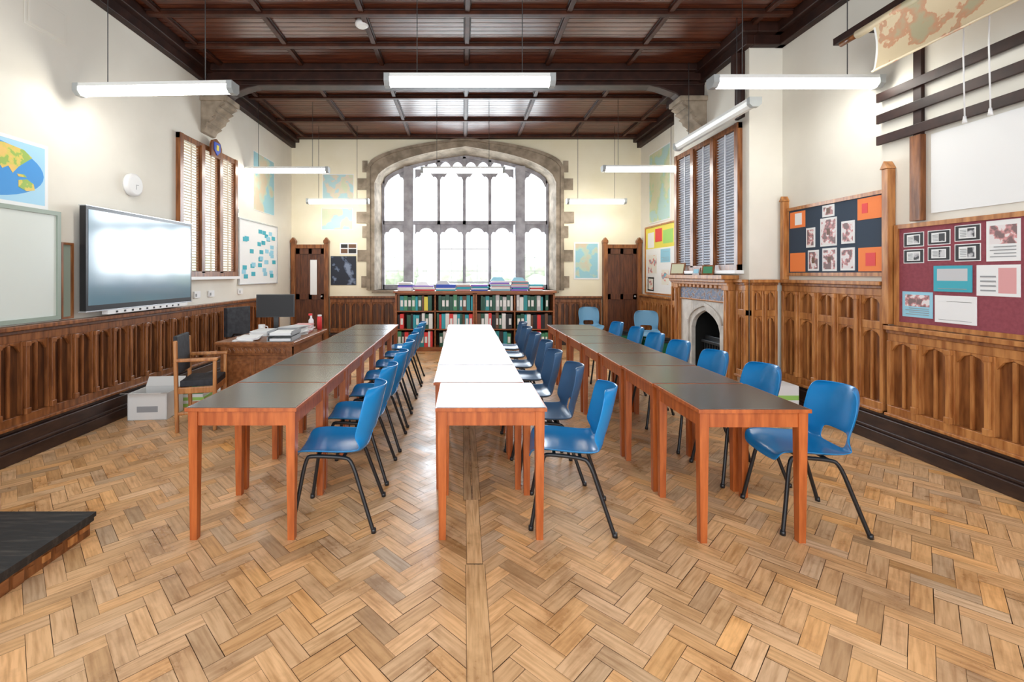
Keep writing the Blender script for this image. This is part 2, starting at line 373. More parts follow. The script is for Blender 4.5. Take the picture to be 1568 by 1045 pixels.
for a,b in cl:
    head(a,b,2.34,2.50,2.58)
    head(a,b,3.55,3.72,3.79)
    m_=(a+b)/2; mb.box(m_-.020,m_+.020,W0+.03,W1-.02,3.76,inner_win(m_)-.02,k)
    for u,v in ((a,m_-.020),(m_+.020,b)):
        head(u,v,3.83,3.95,lambda x:inner_win(x)-.02,False)
SIDE=((-1.72,-1.295),(1.355,1.82))
for a,b in SIDE:
    head(a,b,2.34,2.50,2.58); head(a,b,3.50,3.74,lambda x:inner_win(x)+.01)
for a,b in cl+list(SIDE):
    for z in (1.55,1.85,2.15,2.9,3.2,3.45): mb.box(a,b,W0+.08,W0+.09,z-.004,z+.004,'lgrey')
    mb.box((a+b)/2-.004,(a+b)/2+.004,W0+.08,W0+.09,SILL+.1,2.4,'lgrey')
for a,b in cl[1:3]:
    mb.box(a,b,W0+.06,W0+.09,1.28,1.32,'lgrey'); mb.box(a,b,W0+.06,W0+.09,2.02,2.05,'lgrey')
mb.poly([(WC-1.8,W0+.1,SILL),(WC+1.8,W0+.1,SILL),(WC+1.8,W0+.1,3.5),(WC+1.2,W0+.1,4.0),(WC-1.2,W0+.1,4.0),(WC-1.8,W0+.1,3.5)],'glass')
mb.obj('window_1')

# ---------------------------------------------------------------- louvred windows on side walls
def louvre(name,T,y0,y1,z0,z1,slat,back,wood='panel',thru=False):
    mb=MB(); mb.M=T
    mb.box(y0-.07,y1+.07,.0,.05,z1,z1+.07,wood); mb.box(y0-.07,y1+.07,0,.07,z0-.07,z0,wood)
    mb.box(y0-.07,y0,0,.06,z0-.07,z1+.07,wood); mb.box(y1,y1+.07,0,.06,z0-.07,z1+.07,wood)
    mb.box(y0-.1,y1+.1,0.001,.11,z0-.11,z0-.07,'white')
    w=(y1-y0-.16)/3
    f=.22 if thru else .5
    for i in range(3):
        a=y0+i*(w+.08); b=a+w
        if i<2: mb.box(b,b+.08,0,.07,z0-.02,z1+.03,wood)
        mb.box(a,a+.03,.005,.04,z0,z1,wood); mb.box(b-.03,b,.005,.04,z0,z1,wood)
        nz=46; h=(z1-z0)/nz
        for j in range(nz):
            z=z0+j*h
            mb.hexa([(a+.03,.006,z),(b-.03,.006,z),(b-.03,.034,z+h*f),(a+.03,.034,z+h*f)],[(a+.03,.006,z+.004),(b-.03,.006,z+.004),(b-.03,.034,z+h*f+.004),(a+.03,.034,z+h*f+.004)],slat)
        mb.box((a+b)/2-.010,(a+b)/2+.010,.034,.044,z0,z1,slat)
    if back: mb.box(y0,y1,.001,.004,z0,z1,back)
    else: mb.box(y0,y1,-.2,-.195,z0,z1,'glass')
    return mb.obj(name)
louvre('window_2',TL,LW[0],LW[1],LW[2],LW[3],'slat',None,thru=True)
louvre('window_3',TBR,5.55,7.05,1.60,3.24,'slatb','shutpale')
mb=MB(); mb.M=TL
pts=[(6.36,3.30),(6.64,3.30),(6.64,3.52),(6.60,3.62),(6.5,3.68),(6.40,3.62),(6.36,3.52)]
fz=lambda z:3.14+(z-3.30)*.70
mb.prism([(p[0],.071,fz(p[1])) for p in pts],(0,.03,0),'panel')
sh=[(6.42,3.60),(6.58,3.60),(6.58,3.44),(6.5,3.34),(6.42,3.44)]
mb.prism([(p[0],.101,fz(p[1])) for p in sh],(0,.012,0),'bluebk')
mb.box(6.47,6.53,.113,.118,fz(3.44),fz(3.55),'yellowcard')
mb.obj('heraldic_plaque',.004)

# ---------------------------------------------------------------- wainscot
def wainscot(name,T,u0,u1,H,key,step=.235,mid=None,skirt=.26):
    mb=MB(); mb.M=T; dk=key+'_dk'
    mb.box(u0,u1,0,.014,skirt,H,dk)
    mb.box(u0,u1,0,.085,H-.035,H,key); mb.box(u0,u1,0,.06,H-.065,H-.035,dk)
    mb.box(u0,u1,0,.046,H-.13,H-.065,key)
    mb.box(u0,u1,0,.050,skirt,skirt+.09,key); mb.box(u0,u1,0,.075,skirt,skirt+.025,key)
    if mid: mb.box(u0,u1,0,.046,mid-.035,mid+.035,key)
    n=max(1,round((u1-u0)/step)); st=(u1-u0)/n
    for i in range(n+1):
        u=u0+i*st; a=max(u0,u-.030); b=min(u1,u+.030)
        mb.box(a,b,0,.052,skirt+.09,H-.13,key)
        if b-a>.05:
            mb.box(u-.015,u+.015,.052,.075,skirt+.12,H-.15,key)
            mb.box(u-.022,u+.022,.052,.082,H-.17,H-.13,key); mb.box(u-.022,u+.022,.052,.082,skirt+.09,skirt+.14,key)
        if i<n:
            tiers=[(skirt+.09,H-.13)] if not mid else [(skirt+.09,mid-.035),(mid+.035,H-.13)]
            L=u+.030; R=u+st-.030; c=(L+R)/2
            for zb,zt in tiers:
                for (p,q) in ((L,c),(R,c)):
                    mb.prism([(p,.014,zt),(q,.014,zt),(q,.014,zt-.015),((p*.6+q*.4),.014,zt-.035),(p,.014,zt-.09)],(0,.024,0),key)
                mb.box(c-.012,c+.012,.014,.034,zb,zt-.02,key)
    return mb.obj(name,.004)
def skirting(name,T,u0,u1,h=.26):
    mb=MB(); mb.M=T
    mb.box(u0,u1,0,.075,0,h-.03,'skirt'); mb.box(u0,u1,0,.055,h-.03,h,'skirt'); mb.box(u0,u1,0,.10,0,.10,'skirt'); mb.box(u0,u1,0,.088,.1,.13,'skirt')
    mb.obj(name,.008)
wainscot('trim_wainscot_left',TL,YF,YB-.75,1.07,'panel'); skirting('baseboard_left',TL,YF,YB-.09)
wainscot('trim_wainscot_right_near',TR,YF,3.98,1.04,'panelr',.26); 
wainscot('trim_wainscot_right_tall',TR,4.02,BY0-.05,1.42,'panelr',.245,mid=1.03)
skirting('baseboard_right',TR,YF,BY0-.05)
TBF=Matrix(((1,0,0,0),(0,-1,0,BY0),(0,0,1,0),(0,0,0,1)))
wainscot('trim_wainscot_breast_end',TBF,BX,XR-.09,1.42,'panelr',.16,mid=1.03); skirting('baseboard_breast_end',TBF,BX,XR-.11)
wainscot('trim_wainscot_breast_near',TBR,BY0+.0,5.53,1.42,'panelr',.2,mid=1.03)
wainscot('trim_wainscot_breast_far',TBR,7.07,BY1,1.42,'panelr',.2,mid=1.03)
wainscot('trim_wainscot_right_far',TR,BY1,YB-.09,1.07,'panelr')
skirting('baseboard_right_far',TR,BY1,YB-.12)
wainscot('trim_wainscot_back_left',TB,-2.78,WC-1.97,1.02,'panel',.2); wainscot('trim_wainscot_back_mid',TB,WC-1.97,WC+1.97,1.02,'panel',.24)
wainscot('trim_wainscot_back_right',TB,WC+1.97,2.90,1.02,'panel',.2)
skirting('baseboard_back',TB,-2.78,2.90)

# ---------------------------------------------------------------- doors
def door(name,x0,x1,notice):
    mb=MB(); mb.M=TB
    mb.box(x0,x0+.09,.001,.10,0,2.13,'panel'); mb.box(x1-.09,x1,.001,.10,0,2.13,'panel')
    for a in (x0,x1-.09):
        mb.prism([(a-.01,.001,2.13),(a+.10,.001,2.13),(a+.10,.001,2.18),(a+.045,.001,2.25),(a-.01,.001,2.18)],(0,.11,0),'panel')
    mb.box(x0+.09,x1-.09,.001,.08,2.02,2.10,'panel')
    a,b=x0+.09,x1-.09
    mb.box(a,b,.001,.03,0.0,2.02,'door')
    mb.box(a,a+.08,.03,.05,0,2.02,'door'); mb.box(b-.08,b,.03,.05,0,2.02,'door')
    for z in (0,.95,1.9): mb.box(a,b,.03,.05,z,z+.12,'door')
    c=(a+b)/2; mb.box(c-.035,c+.035,.03,.05,0,2.02,'door')
    mb.tube([(b-.05,.05,1.02),(b-.05,.09,1.02),(b-.05,.10,1.02)],[.012,.02,.02],'silver')
    if notice: mb.box(c-.0,c+.14,.051,.055,1.05,1.78,'paper')
    mb.obj(name,.004)
door('door_1',XL+.02,-2.80,True); door('door_2',2.92,XR-.02,False)

# ---------------------------------------------------------------- posters & boards
def board(name,T,u0,u1,z0,z1,mat,frame=None,fw=.03,items=(),w0=.002,th=.012,polys=()):
    mb=MB(); mb.M=T
    mb.box(u0,u1,w0,w0+th,z0,z1,mat)
    if frame:
        f=th+.014 if th>.006 else th+.001
        mb.box(u0-fw,u1+fw,w0,w0+f,z1,z1+fw,frame); mb.box(u0-fw,u1+fw,w0,w0+f,z0-fw,z0,frame)
        mb.box(u0-fw,u0,w0,w0+f,z0,z1,frame); mb.box(u1,u1+fw,w0,w0+f,z0,z1,frame)
    for i,(a,b,c,d,k) in enumerate(items):
        mb.box(min(a,b),max(a,b),w0+th,w0+th+.002+.0008*(i%9),c,d,k)
    for i,(pts,k) in enumerate(polys):
        mb.prism([(u0+(u1-u0)*p[0],w0+th,z0+(z1-z0)*p[1]) for p in pts],(0,.0012+.0004*i,0),k)
    return mb.obj(name)
def doc(u0,u1,z0,z1,bg='paper',pic='monoprint',mode=0):
    """a sheet with a picture and lines of print"""
    a,b=min(u0,u1),max(u0,u1); w=b-a; h=z1-z0; r=[(a,b,z0,z1,bg)]
    if mode==0:
        r.append((a+.1*w,b-.1*w,z0+.42*h,z0+.88*h,pic))
        for i in range(4): r.append((a+.12*w,b-(.12+.12*(i%2))*w,z0+(.10+.08*i)*h,z0+(.125+.08*i)*h,'greyc'))
    elif mode==1:
        for i in range(9): r.append((a+.1*w,b-(.1+.1*((i*7)%3))*w,z0+(.1+.085*i)*h,z0+(.115+.085*i)*h,'greyc'))
    elif mode==2:
        r.append((a+.08*w,a+.48*w,z0+.1*h,z0+.9*h,pic)); 
        for i in range(5): r.append((a+.54*w,b-.1*w,z0+(.15+.15*i)*h,z0+(.2+.15*i)*h,'paper' if bg!='paper' else 'greyc'))
    elif mode==3:
        r.append((a+.12*w,b-.12*w,z0+.1*h,z0+.9*h,pic))
    return r
# world map: oval ocean with continents (u grows away from the camera = to the right)
oval=[(.5+.49*math.cos(2*math.pi*i/40),.5+.47*math.sin(2*math.pi*i/40)) for i in range(40)]
land=[
 [(.08,.80),(.16,.88),(.30,.90),(.36,.82),(.31,.72),(.27,.66),(.24,.60),(.20,.56),(.15,.62),(.10,.70)],
 [(.26,.52),(.33,.50),(.37,.42),(.34,.32),(.30,.20),(.27,.12),(.25,.25),(.24,.40)],
 [(.46,.62),(.52,.66),(.60,.62),(.63,.54),(.62,.44),(.58,.30),(.54,.22),(.51,.34),(.49,.46),(.44,.52)],
 [(.46,.72),(.50,.84),(.58,.90),(.70,.92),(.84,.88),(.90,.78),(.85,.68),(.80,.58),(.76,.46),(.73,.56),(.69,.50),(.66,.60),(.60,.66),(.54,.68)],
 [(.80,.36),(.86,.40),(.91,.34),(.92,.24),(.86,.20),(.80,.25)],
 [(.34,.92),(.40,.94),(.42,.86),(.37,.82)],[(.79,.46),(.84,.47),(.86,.43),(.80,.42)]]
board('world_map_poster',TL,2.75,3.93,2.07,2.56,'icewhite','paper',.03,th=.004,polys=[(oval,'oceanblue')]+[(p,'mapland') for p in land])
board('whiteboard',TL,2.3,4.02,1.12,2.0,'wboard','metalgrn',.035,th=.02)
board('pinned_notice',TL,4.09,4.18,1.10,1.75,'metalgrn','panel',.02,th=.01)
board('wall_map_poster',TL,7.85,8.7,2.6,3.6,'mapblue','paper',.01,th=.004)
it=[]
random.seed(3)
for i in range(34):
    u=7.4+random.random()*1.22; z=1.4+random.random()*.8; it.append((u,u+.14,z,z+.07,random.choice(['bluecard','bluecard','tealcard','tealcard','redcard' if i%5==0 else 'bluecard'])))
board('card_display_board',TL,7.32,8.80,1.32,2.38,'paper','silver',.015,items=it,th=.012)
board('hanging_map_upper',TB,-2.94,-2.30,3.03,3.57,'mappink','paper',.01,th=.004)
board('hanging_map_lower',TB,-2.96,-2.32,2.42,2.86,'mappink','paper',.01,th=.004)
board('framed_photo',TB,-2.58,-2.22,1.9,2.13,'paper','paper',.005,items=[(-2.56,-2.42,2.03,2.11,'blackcard'),(-2.40,-2.24,2.03,2.11,'brownb'),(-2.56,-2.42,1.92,2.01,'brownb'),(-2.40,-2.24,1.92,2.01,'blackcard')],th=.006)
board('night_photo_poster',TB,-2.765,-2.25,1.26,1.85,'darkphoto','blackp',.01,th=.006)
board('europe_map_poster',TB,2.36,2.83,1.40,2.12,'mapblue','paper',.03,th=.005)
board('green_map_poster',TR,8.25,9.15,2.50,3.85,'mapgreen','paper',.02,th=.005)
it=[(8.9,9.2,2.0,2.3,'paper'),(8.55,8.85,2.1,2.35,'redcard'),(8.1,8.5,2.05,2.3,'limecard'),(7.72,9.28,1.12,1.98,'paper')]+doc(8.2,8.6,1.7,1.95,'bluecard','monoprint',1)+doc(8.7,9.25,1.45,1.9,'paper','redmap',3)+doc(8.2,8.6,1.25,1.6,'paper','redmap',3)+doc(7.8,8.1,1.3,1.9,'paper','redmap',0)
board('notice_board_far',TR,7.7,9.3,1.12,2.4,'yellowcard','panelr',.03,items=it+doc(7.85,8.05,2.05,2.3)+doc(8.9,9.2,1.15,1.42,'paper','redmap',3),th=.015)
it=[(5.2,4.97,2.0,2.18,'orangecard'),(5.2,4.97,1.51,1.72,'orangecard'),(4.31,4.06,1.99,2.19,'orangecard'),(4.30,4.06,1.51,1.73,'orangecard'),(5.12,5.02,2.03,2.16,'paper'),(4.26,4.2,2.05,2.14,'redcard'),(4.22,4.12,1.56,1.68,'redcard')]
for a,b,c,d in ((4.95,4.83,1.77,1.98),(4.76,4.55,1.77,2.06),(4.73,4.58,2.07,2.19),(4.49,4.34,1.78,2.0),(4.93,4.78,1.52,1.74),(4.73,4.55,1.515,1.75),(4.50,4.34,1.52,1.74)):
    it+=[(a,b,c,d,'paper'),(a-.015,b+.015,c+.02,d-.02,'photoprint')]
    w=(a-b)/2; m_=(a+b)/2; it.append((m_-.02,m_+.02,(c+d)/2-.03,(c+d)/2+.03,'brownb'))
board('pinboard_orange',TR,4.05,5.22,1.50,2.20,'navyfelt','panelr',.035,items=it,th=.015)
it=[]
for a,b,c,d in ((3.86,3.69,1.71,1.83),(3.86,3.69,1.575,1.69),(3.66,3.49,1.715,1.83),(3.66,3.49,1.59,1.70),(3.46,3.285,1.73,1.85),(3.46,3.285,1.58,1.71)):
    it+=[(a,b,c,d,'paper')]+[(a-.006,b+.006,c+.006,d-.006,'blackcard')]+doc(a-.03,b+.03,c+.02,d-.02,'paper','monoprint',2)
it+=doc(3.25,3.05,1.575,1.86,'paper','photoprint',0)
it+=doc(3.61,3.34,1.35,1.55,'tealcard','lgrey',0)+doc(3.31,3.05,1.33,1.55,'paper','pinkcard',2)
it+=doc(3.87,3.62,1.13,1.34,'bluecard','photoprint',0)+doc(3.60,3.31,1.11,1.32,'paper','paper',1)
it+=doc(3.0,2.75,1.55,1.82,'paper','monoprint',0)+doc(3.0,2.72,1.25,1.5,'bluecard','monoprint',2)+doc(2.7,2.45,1.5,1.8,'paper','monoprint',1)
board('pinboard_maroon',TR,2.4,3.90,1.08,1.87,'maroon','panelr',.035,items=it,th=.015)
board('projection_screen',TR,1.8,3.64,1.97,2.60,'paper',None,th=.012)
mb=MB(); mb.M=TR
mb.box(3.95,4.01,0,.07,1.05,2.40,'panelr'); mb.prism([(3.94,0,2.4),(4.02,0,2.4),(3.98,0,2.47)],(0,.08,0),'panelr')
mb.box(5.24,5.29,0,.07,1.42,2.32,'panelr'); mb.prism([(5.23,0,2.32),(5.3,0,2.32),(5.265,0,2.38)],(0,.08,0),'panelr')
mb.obj('trim_board_posts',.004)
mb=MB(); mb.M=TR
for z in (3.05,2.86,2.67): mb.box(1.0,4.08,.03,.055,z-.04,z+.04,'beam')
mb.box(3.70,3.77,.0,.03,1.95,3.33,'beam'); mb.box(3.69,3.78,.0,.05,1.92,2.62,'panel'); mb.box(2.0,2.07,.016,.03,2.6,3.3,'beam')
mb.obj('dark_wood_wall_rails',.004)
mb=MB()
mb.box(3.36,3.42,1.2,4.15,3.56,3.62,'beam'); mb.box(3.42,XR-.001,3.9,3.95,3.57,3.61,'beam'); mb.box(3.42,XR-.001,1.6,1.65,3.57,3.61,'beam')
mb.tube([(3.35,3.88,3.52),(3.35,1.4,3.52)],.035,'parch',12); mb.tube([(3.35,4.05,3.52),(3.35,3.86,3.52)],.022,'panel',10)
N=14
prev=None
for i in range(N+1):
    t=i/N; x=3.33+.03*math.sin(t*3); z=3.52-.38*t
    cur=[(x,3.72,z+.015*math.sin(5*t)),(x,3.70,z),(x,1.45,z),(x,1.4,z)]
    if prev:
        for j,kk in ((0,'paper'),(1,'parch'),(2,'paper')): mb.poly([prev[j],prev[j+1],cur[j+1],cur[j]],kk)
    prev=cur
mb.tube([(3.34,3.73,3.14),(3.34,1.4,3.14)],.010,'parch',8)
mb.obj('rolled_wall_chart')
mb=MB()
for yy in (3.28,3.12): 
    mb.tube([(3.6,yy,3.5),(3.6,yy+.01,3.1),(3.6,yy,2.62)],.005,'white',6); mb.tube([(3.6,yy,2.62),(3.6,yy,2.57)],[.008,.014],'white',8)
    mb.box(3.6,XR-.001,yy-.005,yy+.005,3.495,3.505,'white')
mb.obj('blind_pull_cords')
mb=MB(); mb.M=TL@Matrix.Translation((4.95,0.001,2.45))@Matrix.Rotation(-math.pi/2,4,'X')
mb.lathe([(.12,0),(.125,.02),(.12,.05),(.10,.06)],(0,0,0),'white',32); mb.lathe([(.10,.055),(.098,.062)],(0,0,0),'paper',32)
mb.box(-.003,.003,0,.05,.062,.064,'greyc'); mb.box(0,.035,-.003,.003,.062,.064,'greyc')
mb.obj('wall_clock')
mb=MB(); mb.M=TL; mb.box(3.75,4.15,0,.006,3.55,3.85,'wall'); mb.box(3.78,4.12,.006,.012,3.58,3.82,'wall'); mb.obj('trim_vent_cover',.003)
mb=MB(); mb.lathe([(.05,-.075),(.075,-.055),(.075,-.012)],(-1.15,5.2,ZC),'white',24); mb.obj('smoke_detector')
mb=MB(); mb.M=TL
mb.box(7.2,7.28,.0,.03,2.42,2.56,'white'); mb.box(7.21,7.27,.03,.035,2.46,2.52,'greyc'); mb.obj('wall_thermostat',.004)
mb=MB(); mb.M=TL
for y in (6.1,6.45,7.3): mb.box(y,y+.14,.0,.02,1.16,1.25,'white'); mb.box(y+.02,y+.05,.02,.025,1.18,1.22,'greyc')
mb.obj('wall_sockets',.003)

# ---------------------------------------------------------------- television
mb=MB(); mb.M=TL
a,b,c,d=4.22,5.86,1.14,2.12
mb.box(a,b,.06,.12,c,d,'blackp'); mb.box(a+.025,b-.025,.12,.123,c+.05,d-.03,'screen')
mb.box(a-.006,b+.006,.055,.126,c-.012,c,'silver'); mb.box(a-.006,b+.006,.055,.126,d,d+.008,'silver')
mb.box(a+.4,b-.4,.001,.06,c+.3,d-.3,'blackp'); mb.box(a+.25,b-.1,.07,.13,c-.05,c-.012,'white'); 
for i in range(10): mb.box(a+.35+i*.11,a+.38+i*.11,.13,.132,c-.04,c-.02,'blackp')
mb.obj('wall_television',.004)

# ---------------------------------------------------------------- fireplace
mb=MB(); mb.M=TBR
Y0,Y1=5.58,7.02
for a in (Y0,Y1-.13):
    mb.box(a,a+.13,0.001,.10,0,1.36,'panelr'); mb.box(a-.01,a+.14,0.001,.12,0,.2,'panelr'); mb.box(a-.01,a+.14,0.001,.12,1.28,1.36,'panelr'); mb.tube([(a+.065,.11,.2),(a+.065,.11,.7),(a+.065,.11,1.28)],.022,'panelr',10)
mb.box(Y0-.04,Y1+.04,0.001,.22,1.42,1.47,'panelr'); mb.box(Y0-.02,Y1+.02,0.001,.17,1.38,1.42,'panelr'); mb.box(Y0,Y1,0.001,.13,1.34,1.38,'panelr')
mb.box(Y0+.13,Y1-.13,0.001,.07,1.13,1.34,'tilework'); mb.box(Y0+.13,Y1-.13,0.001,.085,1.12,1.14,'panelr')
n=11; w=(Y1-Y0-.26)/n
for i in range(n):
    mb.box(Y0+.14+i*w,Y0+.14+i*w+w*.6,.07,.12,1.30,1.34,'panelr')
def farch(t): return .72+.27*(.65*math.sqrt(max(0,1-abs(t)**2.6))+.35*(1-abs(t)))
c=(FO[0]+FO[1])/2; hw=(FO[1]-FO[0])/2-.04
mb.box(Y0+.13,c-hw,0.001,.06,0,1.12,'fstone'); mb.box(c+hw,Y1-.13,0.001,.06,0,1.12,'fstone')
N=20
for i in range(N):
    t0=-1+2*i/N; t1=-1+2*(i+1)/N
    mb.hexa([(c+t0*hw,.001,farch(t0)),(c+t1*hw,.001,farch(t1)),(c+t1*hw,.06,farch(t1)),(c+t0*hw,.06,farch(t0))],
            [(c+t0*hw,.001,1.12),(c+t1*hw,.001,1.12),(c+t1*hw,.06,1.12),(c+t0*hw,.06,1.12)],'fstone')
    h2=hw+.07; z0,z1=farch(t0)+.06,farch(t1)+.06
    mb.hexa([(c+t0*h2,.06,z0),(c+t1*h2,.06,z1),(c+t1*h2,.08,z1),(c+t0*h2,.08,z0)],[(c+t0*h2,.06,z0+.05),(c+t1*h2,.06,z1+.05),(c+t1*h2,.08,z1+.05),(c+t0*h2,.08,z0+.05)],'fstone')
mb.box(c-hw-.12,c-hw-.07,.06,.08,0,.83,'fstone'); mb.box(c+hw+.07,c+hw+.12,.06,.08,0,.83,'fstone')
mb.box(c-.3,c+.3,-.12,-.10,.0,.62,'iron')
for i in range(9): mb.box(c-.28+i*.068,c-.262+i*.068,-.10,-.08,.08,.55,'iron')
mb.box(c-.3,c+.3,-.10,-.05,.52,.56,'iron'); mb.box(c-.3,c+.3,-.10,-.05,.06,.1,'iron')
mb.box(Y0,Y1,0.13,.40,0.0,.03,'fstone')
mb.obj('fireplace',.005)
def frame(name,x,y,z,w,h,rz,mat):
    mb=MB(); mb.M=Matrix.Rotation(-.2,4,'X')
    mb.box(-w/2,w/2,0,.015,0,h,'panel'); mb.box(-w/2+.02,w/2-.02,-.004,0,.02,h-.02,mat)
    mb.M=Matrix.Identity(4); mb.box(-.015,.015,.03,.06,0,.01,'panel'); mb.obj(name,0,(x,y,z),rz)
frame('photo_frame',3.18,6.80,1.474,.24,.18,-1.1,'mapgreen'); frame('photo_frame',3.18,5.95,1.474,.16,.13,-1.0,'greencard'); frame('photo_frame',3.18,6.25,1.474,.14,.10,-1.4,'bluecard')

# ---------------------------------------------------------------- bookcase
mb=MB()
bx0,bx1,by0,by1,bz=-1.30,1.76,8.75,9.1,1.12
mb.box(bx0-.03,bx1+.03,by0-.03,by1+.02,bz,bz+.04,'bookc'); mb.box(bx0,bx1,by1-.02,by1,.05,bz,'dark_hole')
mb.box(bx0,bx1,by0+.01,by1,0,.08,'bookc')
xm=(bx0+bx1)/2
for x in (bx0,xm-.04,xm+.005,bx1-.035): mb.box(x,x+.035,by0,by1,0,bz,'bookc')
lev=[.08,.43,.78]
for z in lev[1:]: mb.box(bx0,bx1,by0+.01,by1-.02,z-.025,z,'bookc')
mb.box(bx0,bx1,by0,by0+.02,bz-.03,bz,'bookc')
for x in (bx0+(xm-bx0)/2,xm+(bx1-xm)/2): mb.box(x-.012,x+.012,by0+.01,by1-.02,.08,bz-.04,'bookc')
mb.obj('bookcase',.004)
mb=MB(); random.seed(11)
for li,z in enumerate(lev):
    x=bx0+.045
    while x<bx1-.12:
        w=random.choice([.045,.06,.075,.075]); 
        if random.random()<.03: x+=w; continue
        if any(abs(x+w/2-q)<w/2+.03 for q in (xm,bx0+(xm-bx0)/2,xm+(bx1-xm)/2)): x+=.01; continue
        h=random.uniform(.26,.305)
        left=x<xm
        pal=(['brownb','dgreen','tealb','greencard','brownb','tealcard','dgreen','yellowcard'] if left else ['dgreen','dgreen','tealb','dgreen','lgrey','paper']) if li==2 else (['dgreen','brownb','redcard','paper','tealb','blackp','dgreen','tealcard'] if li==1 else ['redcard','tealb','blackp','dgreen','brownb','bluebk','paper','greencard'])
        k=random.choice(pal); mb.box(x,x+w-.004,by0+.03,by1-.04,z+.001,z+h,k)
        if w>.05 and random.random()<.75: mb.box(x+.012,x+w-.016,by0+.027,by0+.03,z+.08,z+.2,'paper')
        x+=w
mb.obj('ring_binders')
mb=MB(); x=bx0+.05
ks=['bluebk','redcard','paper','purple','tealcard','paper','paper','lgrey','pinkcard','bluecard','paper','purple']
while x<bx1-.35:
    w=random.uniform(.24,.38); n=random.randint(4,7); z=bz+.042
    for j in range(n):
        h=random.uniform(.018,.036); o=random.uniform(-.02,.02); mb.box(x+o,x+w+o,by0+.02+o,by1-.06+o,z,z+h,random.choice(ks)); z+=h
    if random.random()<.4:
        mb.hexa([(x,by0+.1,z),(x+.28,by0+.1,z),(x+.28,by0+.3,z),(x,by0+.3,z)],[(x+.05,by0+.14,z+.07),(x+.22,by0+.14,z+.07),(x+.22,by0+.26,z+.07),(x+.05,by0+.26,z+.07)],random.choice(['lgrey','bluecard','paper']))
    x+=w+random.uniform(.02,.05)
mb.obj('book_piles')

# ---------------------------------------------------------------- tables
def table_mesh(topk,W=.62,L=.59,H=.745):
    mb=MB()
    mb.box(-W/2,W/2,-L/2,L/2,H-.022,H-.002,'orange'); mb.box(-W/2+.008,W/2-.008,-L/2+.008,L/2-.008,H-.002,H,topk)
    i=.02; a=.018
    for s in (-1,1):
        y=s*(L/2-i-a/2); mb.box(-W/2+.03,W/2-.03,y-a/2,y+a/2,H-.105,H-.022,'orange')
        x=s*(W/2-i-a/2); mb.box(x-a/2,x+a/2,-L/2+.03,L/2-.03,H-.105,H-.022,'orange')
    for sx in (-1,1):
        for sy in (-1,1):
            x=sx*(W/2-.038); y=sy*(L/2-.038); t=.026; b=.019
            mb.hexa([(x-b,y-b,0),(x+b,y-b,0),(x+b,y+b,0),(x-b,y+b,0)],[(x-t,y-t,H-.022),(x+t,y-t,H-.022),(x+t,y+t,H-.022),(x-t,y+t,H-.022)],'orange')
    return mb.mesh('school_table')
tm=table_mesh('tabtop'); tm2=table_mesh('tabtop2')
for i in range(7):
    y=2.53+.295+i*.598
    place('school_table',tm,(-1.232-.004*i,y,0),0,.003)
    place('school_table',tm,(1.60-.010*i,y-.03,0),0,.003)
    place('school_table',tm2,(.157 if i==0 else .11-.002*i,y,0),0,.003)

# ---------------------------------------------------------------- chairs
def chair_mesh(shellk):
    prof=[(.235,.400,.17),(.225,.428,.195),(.19,.445,.208),(.10,.447,.215),(0,.440,.215),(-.10,.437,.212),(-.155,.443,.206),(-.19,.465,.200),(-.208,.50,.198),(-.222,.54,.200),(-.236,.59,.206),(-.252,.65,.212),(-.266,.71,.212),(-.278,.765,.200),(-.287,.798,.172),(-.292,.812,.13)]
    bm=bmesh.new(); nc=8; g=[]
    for r,(y,z,w) in enumerate(prof):
        row=[]
        for c in range(nc+1):
            t=-1+2*c/nc; seat=1 if r<7 else max(0,1-(r-6)/3)
            cur=t*t*t*t
            dz=.03*cur*seat*(0 if r==0 else 1)-.012*(1-t*t)*seat
            dy=(1-seat)*(.05*t*t+.045*cur)
            row.append(bm.verts.new((t*w,y+dy,z+dz)))
        g.append(row)
    for r in range(len(prof)-1):
        for c in range(nc):
            if r in (7,8) and 2<=c<=5: continue
            f=bm.faces.new([g[r][c],g[r][c+1],g[r+1][c+1],g[r+1][c]]); f.smooth=True
    bmesh.ops.recalc_face_normals(bm,faces=bm.faces[:])
    me=bpy.data.meshes.new('shell'); bm.to_mesh(me); bm.free()
    o=bpy.data.objects.new('tmp',me); scene.collection.objects.link(o)
    s=o.modifiers.new('s','SOLIDIFY'); s.thickness=.010; s.offset=0
    s=o.modifiers.new('ss','SUBSURF'); s.levels=2; s.render_levels=2
    dg=bpy.context.evaluated_depsgraph_get(); me2=bpy.data.meshes.new_from_object(o.evaluated_get(dg))
    bpy.data.objects.remove(o)
    mb=MB(); mb.mi(shellk); mb.bm.from_mesh(me2)
    for f in mb.bm.faces: f.material_index=0; f.smooth=True
    for s in (-1,1):
        x=s*.16
        mb.tube(rounded([(x+s*.055,.225,0),(x+s*.03,.19,.20),(x,.155,.415),(x,.12,.425),(x,-.06,.415),(x+s*.01,-.11,.40),(x+s*.03,-.17,.22),(x+s*.055,-.245,0)],2),.0115,'black',8)
        for yy in (.225,-.245): mb.tube([(x+s*.055,yy,0),(x+s*.054,yy*.99,.025)],.015,'blackp',8)
    mb.tube([(-.16,.09,.42),(.16,.09,.42)],.01,'black'); mb.tube([(-.16,-.06,.413),(.16,-.06,.413)],.01,'black')
    return mb.mesh('stacking_chair')
cb=chair_mesh('blue'); cg=chair_mesh('greyblue'); cp=chair_mesh('paleblue')
random.seed(5)
H=math.pi/2
